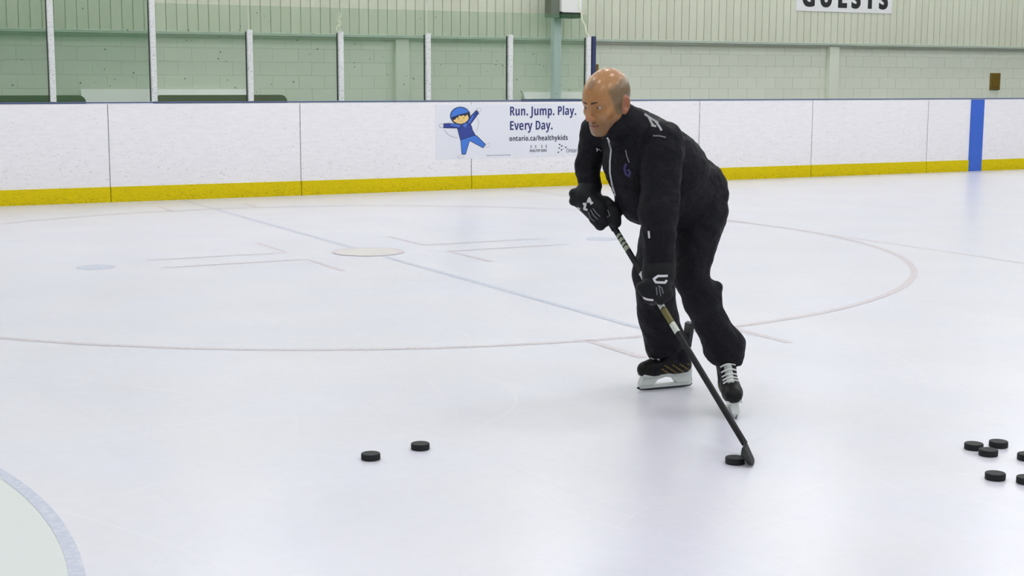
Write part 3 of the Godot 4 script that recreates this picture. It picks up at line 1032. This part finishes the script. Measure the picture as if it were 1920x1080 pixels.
func head_dist(p0: Vector3) -> float:
	var p := Vector3(absf(p0.x), p0.y, p0.z)
	var d := ell(p, Vector3(0, 0.045, -0.014), Vector3(0.077, 0.092, 0.101))
	if d > 0.16: return d
	d = join(d, ell(p, Vector3(0, 0.040, 0.034), Vector3(0.064, 0.062, 0.058)), 0.03)
	d = join(d, ell(p, Vector3(0, -0.022, 0.040), Vector3(0.058, 0.072, 0.052)), 0.03)
	d = join(d, cap(p, Vector3(0.050, -0.040, 0.005), Vector3(0.018, -0.084, 0.064), 0.020, 0.017), 0.03)
	d = join(d, cap(p, Vector3(0, -0.087, 0.077), Vector3(0.011, -0.086, 0.073), 0.018, 0.017), 0.02)
	d = join(d, ell(p, Vector3(0.044, -0.014, 0.058), Vector3(0.022, 0.018, 0.022)), 0.02)
	d = join(d, cap(p, Vector3(0.006, 0.027, 0.088), Vector3(0.046, 0.030, 0.070), 0.010, 0.010), 0.014)
	d = carve(d, ell(p, Vector3(0.032, 0.010, 0.100), Vector3(0.019, 0.0125, 0.020)), 0.014)
	d = join(d, cap(p, Vector3(0, 0.022, 0.090), Vector3(0, -0.022, 0.114), 0.0085, 0.0125), 0.010)
	d = join(d, cap(p, Vector3(0, -0.024, 0.112), Vector3(0.0125, -0.028, 0.100), 0.011, 0.0085), 0.006)
	d = carve(d, cap(p, Vector3(0.006, -0.040, 0.108), Vector3(0.008, -0.030, 0.106), 0.0035, 0.003), 0.004)
	d = join(d, ell(p, Vector3(0, -0.060, 0.076), Vector3(0.032, 0.024, 0.020)), 0.016)
	d = join(d, cap(p, Vector3(0, -0.0515, 0.096), Vector3(0.021, -0.0560, 0.086), 0.0055, 0.0035), 0.005)
	d = join(d, cap(p, Vector3(0, -0.0640, 0.095), Vector3(0.018, -0.0610, 0.087), 0.0065, 0.004), 0.005)
	d = carve(d, cap(p, Vector3(0, -0.0575, 0.104), Vector3(0.022, -0.0580, 0.092), 0.0024, 0.0018), 0.003)
	# eyelids
	d = join(d, cap(p, Vector3(0.020, 0.0165, 0.083), Vector3(0.043, 0.0155, 0.074), 0.0048, 0.0048), 0.005)
	d = join(d, cap(p, Vector3(0.021, 0.0025, 0.082), Vector3(0.042, 0.0030, 0.074), 0.0045, 0.0045), 0.006)
	# ear
	var e := p - Vector3(0.080, -0.002, -0.016)
	var er := ell(Vector3(e.x - 0.25 * -e.z * 0.9, e.y, e.z + 0.2 * e.y), Vector3.ZERO, Vector3(0.010, 0.034, 0.021))
	er = join(er, ell(e, Vector3(-0.003, -0.028, 0.008), Vector3(0.008, 0.011, 0.010)), 0.008)
	er = carve(er, ell(e, Vector3(0.011, 0.000, 0.003), Vector3(0.010, 0.020, 0.0115)), 0.006)
	d = join(d, er, 0.008)
	d = join(d, cap(p, Vector3(0, -0.045, -0.022), Vector3(0, -0.140, -0.070), 0.056, 0.052), 0.03)
	return d

var skin_noise := FastNoiseLite.new()

func lin(r: int, g: int, b: int) -> Color:
	return Color8(r, g, b).srgb_to_linear()

func head_color(p: Vector3) -> Color:
	var nz := skin_noise.get_noise_3dv(p * 900.0)
	var nb := skin_noise.get_noise_3dv(p * 120.0)
	var ax := absf(p.x)
	var skin := lin(176, 128, 80).lerp(lin(160, 110, 66), clampf(0.5 + nb, 0, 1) * 0.5)
	# shaved hair: crop round the sides and back, thin patch at the front
	var hair_line := 0.100 - 0.7 * maxf(0.0, 0.050 - ax) - 0.30 * maxf(p.z + 0.02, 0.0)
	var crop := 0.0
	if p.z < 0.05 + 0.25 * (p.y - 0.02) and p.y > -0.035 and p.y < hair_line: crop = 1.0
	if ax < 0.05 and p.z < -0.07 and p.y < 0.07 and p.y > -0.06: crop = 1.0
	crop *= smoothstep(0.0, 0.02, hair_line - p.y + 0.008 * nz)
	crop *= smoothstep(0.0, 0.014, 0.048 + 0.25 * (p.y - 0.02) - p.z + 0.006 * nz)
	var tuft := smoothstep(0.024, 0.010, Vector2(p.x - 0.004, (p.y - 0.098)).length() + 0.006 * nz) if p.z > 0.04 else 0.0
	var c := skin.lerp(lin(98, 88, 66), clampf(maxf(crop * 0.85, tuft * 0.55) * (0.85 + 0.3 * nz), 0, 1))
	# beard shadow on jaw, chin and lip
	var beard := smoothstep(-0.020, -0.060, p.y + 0.25 * maxf(0.06 - ax, 0.0) * 0.0) * smoothstep(-0.03, 0.0, p.z)
	if p.z > 0.09 and p.y > -0.045: beard = 0.0
	c = c.lerp(lin(116, 84, 52), clampf(beard * (0.75 + 0.25 * nz), 0, 1))
	# lips, mouth, ears, cheeks
	var lip := 1.0 - ax / 0.026
	if p.z > 0.080 and lip > 0.0:
		if absf(p.y + 0.0577) < 0.0024: c = lin(74, 38, 32)
		elif p.y > -0.0577 - 0.0115 * lip and p.y < -0.0577 + 0.0075 * lip: c = c.lerp(lin(158, 88, 72), 0.75)
	if ax > 0.0815 - 0.12 * maxf(0.0, -p.y) and p.z < 0.010 and p.z > -0.045 and p.y > -0.05 and p.y < 0.036: c = c.lerp(lin(182, 104, 76), 0.6)
	var cheek := smoothstep(0.03, 0.0, Vector3(ax - 0.045, p.y + 0.018, p.z - 0.07).length())
	c = c.lerp(lin(180, 116, 78), cheek * 0.25)
	if p.z > 0.1 and p.y < -0.01 and p.y > -0.045: c = c.lerp(lin(184, 118, 84), 0.5)
	return c

func build_skater() -> void:
	skin_noise.seed = 5
	skin_noise.frequency = 1.0
	var man := base("person", SKATER_AT, SKATER_TURN)
	tag(man, "bald man in black tracksuit, gloves and skates, bent forward over his hockey stick", "person")
	# --- body: torso and limbs under the clothes, then the head on its own finer grid, one mesh
	var body := Bones.new()
	body.rows(JACKET, 0.62)
	body.rows(TROUSERS.slice(0, 4), 0.62)
	body.rows(TROUSERS.slice(7, 9), 0.62)
	body.add(Vector3(-0.302, 1.288, 0.30), Vector3(-0.372, 1.36, 0.335), 0.058, 0.056, 0.02)
	var flesh := mat(Color.WHITE, 0.45, 0.0, 0.38)
	flesh.clearcoat_enabled = true
	flesh.clearcoat = 0.6
	flesh.clearcoat_roughness = 0.22
	flesh.vertex_color_use_as_albedo = true
	flesh.subsurf_scatter_enabled = true
	flesh.subsurf_scatter_strength = 0.08
	var skin_c := lin(206, 150, 110)
	var body_mesh := nets(body.dist, Vector3(-0.62, 0.02, -0.55), Vector3(0.32, 1.5, 0.6), 0.016, func(_p: Vector3) -> Color: return skin_c)
	var hs := 1.10
	var yaw := deg_to_rad(44.0)
	var pitch := deg_to_rad(15.0)
	var fwd := Vector3(-cos(yaw) * cos(pitch), -sin(pitch), sin(yaw) * cos(pitch))
	var left := Vector3(sin(yaw), 0, cos(yaw))
	var up := fwd.cross(left).normalized()
	var hx := Transform3D(Basis(left * hs, up * hs * 1.01, fwd * hs), Vector3(-0.398, 1.385, 0.35))
	var head := nets(head_dist, Vector3(-0.105, -0.21, -0.15), Vector3(0.105, 0.145, 0.135), 0.0032, head_color)
	var st := SurfaceTool.new()
	st.begin(Mesh.PRIMITIVE_TRIANGLES)
	st.append_from(body_mesh, 0, Transform3D.IDENTITY)
	st.append_from(head, 0, hx)
	var bm := part("body", st.commit(), flesh, man)
	# eyes and brows
	var white := mat(c8(176, 164, 152), 0.3)
	var iris := mat(c8(52, 38, 30), 0.15)
	var brow := mat(c8(62, 46, 34), 0.8)
	for s in [-1.0, 1.0]:
		var ball := SphereMesh.new()
		ball.radius = 0.0125 * hs; ball.height = 0.025 * hs; ball.radial_segments = 20; ball.rings = 12
		var eye := part("eyeball", ball, white, bm, hx * Vector3(s * 0.032, 0.0095, 0.0725))
		var disc := SphereMesh.new()
		disc.radius = 0.0062 * hs; disc.height = 0.0124 * hs; disc.radial_segments = 16; disc.rings = 8
		part("iris", disc, iris, bm, hx * Vector3(s * 0.032 - 0.003, 0.0098, 0.0798))
		var bp := PackedVector3Array()
		for q in [[0.013, 0.0300, 0.1005], [0.024, 0.0325, 0.0960], [0.036, 0.0330, 0.0880], [0.049, 0.0275, 0.0755]]:
			bp.append(hx * Vector3(s * q[0], q[1], q[2]))
		part("eyebrow", tube(bp, 0.0042, 0.0022, 7), brow, bm)
	# --- clothes
	var cloth := mat(c8(22, 22, 28), 0.7, 0.0, 0.3)
	var wv := NoiseTexture2D.new()
	wv.width = 512; wv.height = 512; wv.seamless = true
	var wn := FastNoiseLite.new()
	wn.seed = 8; wn.frequency = 0.012; wn.fractal_octaves = 4
	wv.noise = wn
	cloth.heightmap_enabled = true
	cloth.heightmap_texture = wv
	cloth.heightmap_scale = 1.2
	cloth.uv1_triplanar = true
	cloth.uv1_scale = Vector3(2.2, 2.2, 2.2)
	var fold := FastNoiseLite.new()
	fold.seed = 14; fold.frequency = 1.0; fold.noise_type = FastNoiseLite.TYPE_SIMPLEX_SMOOTH
	var jb := Bones.new()
	jb.rows(JACKET)
	jacket_fn = func(p: Vector3) -> float:
		var d := jb.dist(p)
		if absf(d) < 0.05:
			var q := Vector3(p.x * 4.0 + p.y * 5.0, p.y * 9.0 - p.x * 6.0, p.z * 6.0)
			d += 0.011 * fold.get_noise_3dv(q) + 0.005 * fold.get_noise_3dv(q * 2.3)
			# hem: cut along a line that climbs to the back
			var hem := (0.800 + 0.30 * (p.x + 0.15)) - p.y
			if p.x > -0.24 and p.z < 0.30: d = maxf(d, hem * 0.85)
		return d
	var jk := part("jacket", nets(jacket_fn, Vector3(-0.62, 0.62, -0.32), Vector3(0.24, 1.46, 0.62), 0.010), cloth, man)
	var tb := Bones.new()
	tb.rows(TROUSERS)
	var tr_fn := func(p: Vector3) -> float:
		var d := tb.dist(p)
		if absf(d) < 0.05:
			var q := Vector3(p.x * 6.0, p.y * 10.0 + p.x * 8.0, p.z * 6.0)
			d += 0.006 * fold.get_noise_3dv(q + Vector3(9, 3, 1)) + 0.004 * fold.get_noise_3dv(q * 2.1)
			d = maxf(d, 0.205 - p.y if p.x > 0.06 and p.z > -0.1 else 0.175 + 0.38 * (p.x + 0.05) - p.y)
		return d
	part("trousers", nets(tr_fn, Vector3(-0.30, 0.12, -0.52), Vector3(0.30, 1.02, 0.32), 0.010), cloth, man)
	# --- print and piping on the jacket, laid on the cloth
	var pale := mat(c8(222, 222, 226), 0.6)
	var greyp := mat(c8(120, 120, 130), 0.6)
	var purple := mat(c8(58, 50, 104), 0.6)
	var towards := Vector3(0, 0, -1)
	var band := func(called: String, m: Material, lines: Array, width: float) -> void:
		var s := new_st()
		for l in lines:
			var pts := []
			for q in l: pts.append(Vector2(q[0], q[1]))
			stroke_into(s, jacket_fn, Vector3(0, 0, 0.9), Vector3.RIGHT, Vector3.UP, towards, pts, width)
		part(called, s.commit(), m, jk)
	band.call("zipper", pale, [[[-0.400, 1.247], [-0.384, 1.222], [-0.377, 1.19], [-0.381, 1.14], [-0.380, 1.09], [-0.368, 1.04], [-0.350, 0.985]]], 0.0065)
	band.call("chest_piping", greyp, [[[-0.318, 1.193], [-0.312, 1.165], [-0.302, 1.140]]], 0.005)
	band.call("shoulder_piping", greyp, [[[-0.212, 1.258], [-0.185, 1.258], [-0.160, 1.252]]], 0.006)
	band.call("pocket_piping", pale, [[[-0.226, 0.860], [-0.222, 0.828]]], 0.008)
	band.call("chest_lettering", pale, [[[-0.432, 1.190], [-0.424, 1.184], [-0.430, 1.177]], [[-0.420, 1.186], [-0.412, 1.180], [-0.405, 1.183]]], 0.005)
	band.call("collar_tab", pale, [[[-0.312, 1.388], [-0.306, 1.374]]], 0.006)
	band.call("crest", purple, [[[-0.315, 1.135], [-0.322, 1.115], [-0.316, 1.09], [-0.300, 1.08], [-0.298, 1.10], [-0.308, 1.11]]], 0.010)
	band.call("back_lettering", pale, [[[-0.238, 1.346], [-0.186, 1.311]], [[-0.220, 1.332], [-0.206, 1.298]], [[-0.214, 1.300], [-0.196, 1.297]], [[-0.194, 1.315], [-0.176, 1.280]]], 0.009)
	# --- gloves
	var gm := mat(c8(19, 20, 24), 0.6, 0.0, 0.35)
	var k := 0
	for g in [[GLOVE_UPPER, Vector3(-0.57, 0.78, 0.06), Vector3(-0.29, 1.06, 0.26)], [GLOVE_LOWER, Vector3(-0.29, 0.49, 0.31), Vector3(-0.07, 0.80, 0.53)]]:
		var gb := Bones.new()
		gb.rows(g[0])
		var fn := func(p: Vector3) -> float: return gb.dist(p)
		var gl := part("glove", nets(fn, g[1], g[2], 0.0052), gm, man)
		var s := new_st()
		var o := Vector3(0, 0, 0.9)
		var lines: Array = [
			[[[-0.520, 0.925], [-0.505, 0.925], [-0.512, 0.905], [-0.498, 0.903]], [[-0.490, 0.947], [-0.478, 0.950], [-0.484, 0.925], [-0.470, 0.922]], [[-0.470, 0.955], [-0.462, 0.975], [-0.455, 0.950], [-0.448, 0.958]]],
			[[[-0.140, 0.668], [-0.182, 0.668], [-0.200, 0.655], [-0.192, 0.642], [-0.152, 0.640], [-0.144, 0.650]]]][k]
		for l in lines:
			var pts := []
			for q in l: pts.append(Vector2(q[0], q[1]))
			s = new_st()
			stroke_into(s, fn, o, Vector3.RIGHT, Vector3.UP, towards, pts, 0.010, 0.0015)
			part("letter", s.commit(), pale, gl)
		s = new_st()
		var trims: Array = [
			[[[-0.468, 0.915], [-0.455, 0.885], [-0.438, 0.872]], [[-0.458, 0.925], [-0.442, 0.898], [-0.425, 0.882]], [[-0.447, 0.930], [-0.432, 0.910], [-0.415, 0.895]], [[-0.382, 0.925], [-0.372, 0.90], [-0.385, 0.89]]],
			[[[-0.190, 0.622], [-0.186, 0.588]], [[-0.178, 0.622], [-0.170, 0.585]], [[-0.182, 0.628], [-0.166, 0.618], [-0.160, 0.595]]]][k]
		for l in trims:
			var pts := []
			for q in l: pts.append(Vector2(q[0], q[1]))
			stroke_into(s, fn, o, Vector3.RIGHT, Vector3.UP, towards, pts, 0.004, 0.0015)
		part("trim", s.commit(), greyp, gl)
		if k == 1:
			s = new_st()
			stroke_into(s, fn, o, Vector3.RIGHT, Vector3.UP, towards, [Vector2(-0.246, 0.573), Vector2(-0.225, 0.566), Vector2(-0.200, 0.564)], 0.009, 0.0015)
			part("finger_stripe", s.commit(), pale, gl)
		k += 1
	# --- skates
	var proto := make_skate(man)
	proto.transform = Transform3D(Basis(Vector3.UP, atan2(-0.4, -0.917)), Vector3(-0.040, 0.0, -0.355))
	var other := proto.duplicate()
	other.name = "skate_001"
	man.add_child(other, true)
	other.transform = Transform3D(Basis(Vector3.UP, deg_to_rad(-92.0)) * Basis(Vector3.RIGHT, deg_to_rad(8.0)), Vector3(0.205, 0.0, 0.135))

func make_skate(man: Node3D) -> Node3D:
	# x = towards the toe, blade on y = 0
	var s := base_child("skate", man)
	var b := Bones.new()
	b.add(Vector3(0.085, 0.106, 0), Vector3(0.125, 0.103, 0), 0.043, 0.040, 0.02)
	b.add(Vector3(-0.03, 0.108, 0), Vector3(0.085, 0.106, 0), 0.042, 0.043, 0.02)
	b.add(Vector3(-0.085, 0.108, 0), Vector3(-0.03, 0.108, 0), 0.040, 0.042, 0.02)
	b.add(Vector3(-0.075, 0.115, 0), Vector3(-0.062, 0.235, 0), 0.044, 0.046, 0.02)
	b.add(Vector3(0.035, 0.128, 0), Vector3(-0.035, 0.225, 0), 0.036, 0.040, 0.03)
	var fn := func(p: Vector3) -> float: return maxf(b.dist(p), 0.074 - p.y)
	var boot_m := mat(Color.WHITE, 0.5, 0.0, 0.32)
	boot_m.vertex_color_use_as_albedo = true
	var col := func(p: Vector3) -> Color:
		if p.x > 0.098: return lin(22, 22, 26)
		var stripe := sin((p.x * 1.0 - p.y * 1.6) * 150.0)
		if p.y < 0.125 and p.x < 0.06 and p.x > -0.10 and stripe > 0.72: return lin(116, 100, 44)
		return lin(20, 20, 25)
	part("boot", nets(fn, Vector3(-0.14, 0.06, -0.06), Vector3(0.18, 0.30, 0.06), 0.005, col), boot_m, s)
	var black := mat(c8(30, 31, 35), 0.5)
	part("tendon_guard", prism(PackedVector2Array([Vector2(-0.092, 0.20), Vector2(-0.112, 0.20), Vector2(-0.128, 0.305), Vector2(-0.122, 0.322), Vector2(-0.106, 0.315)]), 0.055), black, s)
	var holder := mat(c8(214, 220, 216), 0.4)
	var st := new_st()
	prism_into(st, PackedVector2Array([Vector2(-0.122, 0.086), Vector2(0.140, 0.078), Vector2(0.152, 0.050), Vector2(0.158, 0.028), Vector2(0.085, 0.028), Vector2(0.062, 0.052), Vector2(0.020, 0.062), Vector2(-0.020, 0.056), Vector2(-0.045, 0.028), Vector2(-0.130, 0.028)]), 0.034)
	prism_into(st, PackedVector2Array([Vector2(-0.130, 0.028), Vector2(0.158, 0.028), Vector2(0.155, 0.012), Vector2(-0.124, 0.012)]), 0.022)
	prism_into(st, PackedVector2Array([Vector2(-0.118, 0.094), Vector2(0.148, 0.084), Vector2(0.148, 0.070), Vector2(-0.118, 0.076)]), 0.066)
	part("blade_holder", st.commit(), holder, s)
	var steel := mat(c8(70, 72, 76), 0.25, 0.8)
	part("blade", prism(PackedVector2Array([Vector2(-0.140, 0.016), Vector2(0.166, 0.020), Vector2(0.170, 0.014), Vector2(0.150, 0.003), Vector2(0.100, 0.0), Vector2(-0.090, 0.0), Vector2(-0.130, 0.004)]), 0.004), steel, s)
	# tongue and laces over the instep
	var tongue := mat(c8(196, 202, 198), 0.7)
	var pts := PackedVector3Array([Vector3(0.088, 0.146, 0), Vector3(0.062, 0.160, 0), Vector3(0.032, 0.190, 0), Vector3(0.010, 0.225, 0), Vector3(0.000, 0.262, 0)])
	part("tongue", tube(pts, 0.016, 0.020, 8), tongue, s)
	var lace := mat(c8(226, 228, 226), 0.7)
	for i in 6:
		var f := i / 5.0
		var c := Vector3(lerpf(0.083, 0.014, f), lerpf(0.158, 0.246, f) - 0.012 * sin(f * PI), 0)
		var lp := PackedVector3Array()
		for q in 7:
			var w := lerpf(-1.0, 1.0, q / 6.0)
			lp.append(c + Vector3(0.012 * (1.0 - w * w) - 0.010 + 0.006 * w, 0.012 * (1.0 - w * w) - 0.006, w * 0.034))
		part("lace", tube(lp, 0.0042, 0.0042, 6), lace, s)
	return s

func build_stick() -> void:
	var o := base("hockey_stick", SKATER_AT, SKATER_TURN)
	tag(o, "black hockey stick held in both gloves with its blade on the ice", "hockey stick")
	var top := Vector3(-0.392, 0.912, 0.134)
	var heel := Vector3(0.137, 0.045, 0.900)
	var d := (heel - top).normalized()
	var black := mat(c8(24, 25, 27), 0.45, 0.0, 0.35)
	var white := mat(c8(206, 212, 202), 0.5)
	var green := mat(c8(158, 166, 148), 0.5)
	var gold := mat(c8(104, 96, 42), 0.4)
	var tape := mat(c8(28, 29, 31), 0.85)
	var side := d.cross(Vector3.UP).normalized()
	var nrm := side.cross(d).normalized()
	var xf := Transform3D(Basis(side, nrm, -d), (top + heel) * 0.5)
	var L := (heel - top).length()
	part("shaft", prism(chamfer(0.019, 0.026, 0.004), L, xf), black, o)
	part("grip_tape", prism(chamfer(0.025, 0.034, 0.006), 0.12, Transform3D(xf.basis, top + d * 0.05)), tape, o)
	# printed bands along the shaft: [distance from the butt, length, material]
	for b in [[0.145, 0.014, green], [0.168, 0.018, green], [0.194, 0.014, green], [0.215, 0.022, green], [0.365, 0.055, white], [0.535, 0.03, white], [0.57, 0.075, gold], [0.648, 0.05, white]]:
		part("shaft_print", prism(chamfer(0.0196, 0.0266, 0.004), b[1], Transform3D(xf.basis, top + d * (b[0] + b[1] / 2))), b[2], o)
	# blade: a curved board, taped black, running out from the heel towards the camera
	var st := new_st()
	var n := 12
	var run := Vector3(0.10, 0, 0.995).normalized()
	var across := Vector3(-0.995, 0, 0.10)
	var rows := []
	for i in n + 1:
		var f := float(i) / n
		var cur := -0.010 + 0.055 * f * f
		var h := 0.072 if f < 0.85 else 0.072 * sqrt(maxf(0.02, 1.0 - pow((f - 0.85) / 0.15, 2.0) * 0.75))
		var lift := 0.0 if f < 0.8 else 0.012 * (f - 0.8) / 0.2
		var c := Vector3(0.150, 0.0, 0.872) + run * (0.225 * f) + across * cur
		var th := 0.006 if f > 0.08 else 0.010
		var lean := across * 0.034
		rows.append([c - across * th + Vector3(0, lift, 0), c - across * th + Vector3(0, lift + h, 0) + lean, c + across * th + Vector3(0, lift + h, 0) + lean, c + across * th + Vector3(0, lift, 0)])
	for i in n:
		for q in 4:
			var a: Vector3 = rows[i][q]
			var b: Vector3 = rows[i][(q + 1) % 4]
			var c: Vector3 = rows[i + 1][(q + 1) % 4]
			var e: Vector3 = rows[i + 1][q]
			var out: Vector3 = ((a + b + c + e) / 4 - (rows[i][0] + rows[i][2] + rows[i + 1][0] + rows[i + 1][2]) / 4).normalized()
			tri(st, a, b, c, out)
			tri(st, a, c, e, out)
	for i in [0, n]:
		var out := -run if i == 0 else run
		tri(st, rows[i][0], rows[i][1], rows[i][2], out)
		tri(st, rows[i][0], rows[i][2], rows[i][3], out)
	part("blade", st.commit(), tape, o)

func build_pucks() -> void:
	var rub := mat(c8(34, 35, 37), 0.7)
	var rim := mat(c8(26, 27, 30), 0.8)
	var side := lathe(PackedVector2Array([Vector2(0.001, 0.0), Vector2(0.0358, 0.0), Vector2(0.0381, 0.0025), Vector2(0.0381, 0.0229), Vector2(0.0362, 0.0254)]), 36)
	var top := lathe(PackedVector2Array([Vector2(0.0362, 0.0254), Vector2(0.032, 0.0256), Vector2(0.0, 0.0252)]), 36)
	var spots := [
		[2.136, -5.200, "black puck, the nearer one of the pair alone on the ice"],
		[2.376, -5.255, "black puck, the farther one of the pair alone on the ice"],
		[3.385, -4.492, "black puck cupped by the blade of the hockey stick"],
		[4.390, -4.225, "black puck, leftmost of the close trio beside the frame edge"],
		[4.508, -4.205, "black puck, farthest of the close trio beside the frame edge"],
		[4.368, -4.125, "black puck, nearest of the close trio beside the frame edge"],
		[4.126, -3.856, "black puck lying alone just in front of the close trio"],
		[4.455, -4.005, "black puck cut by the frame edge, the farther of two"],
		[4.190, -3.762, "black puck cut by the frame edge, the nearer of two"]]
	for s in spots:
		var o := base("hockey_puck", Vector3(s[0], 0.0, s[1]), rng.randf() * TAU)
		tag(o, s[2], "puck", "pucks on the ice")
		part("edge", side, rim, o)
		part("face", top, rub, o)
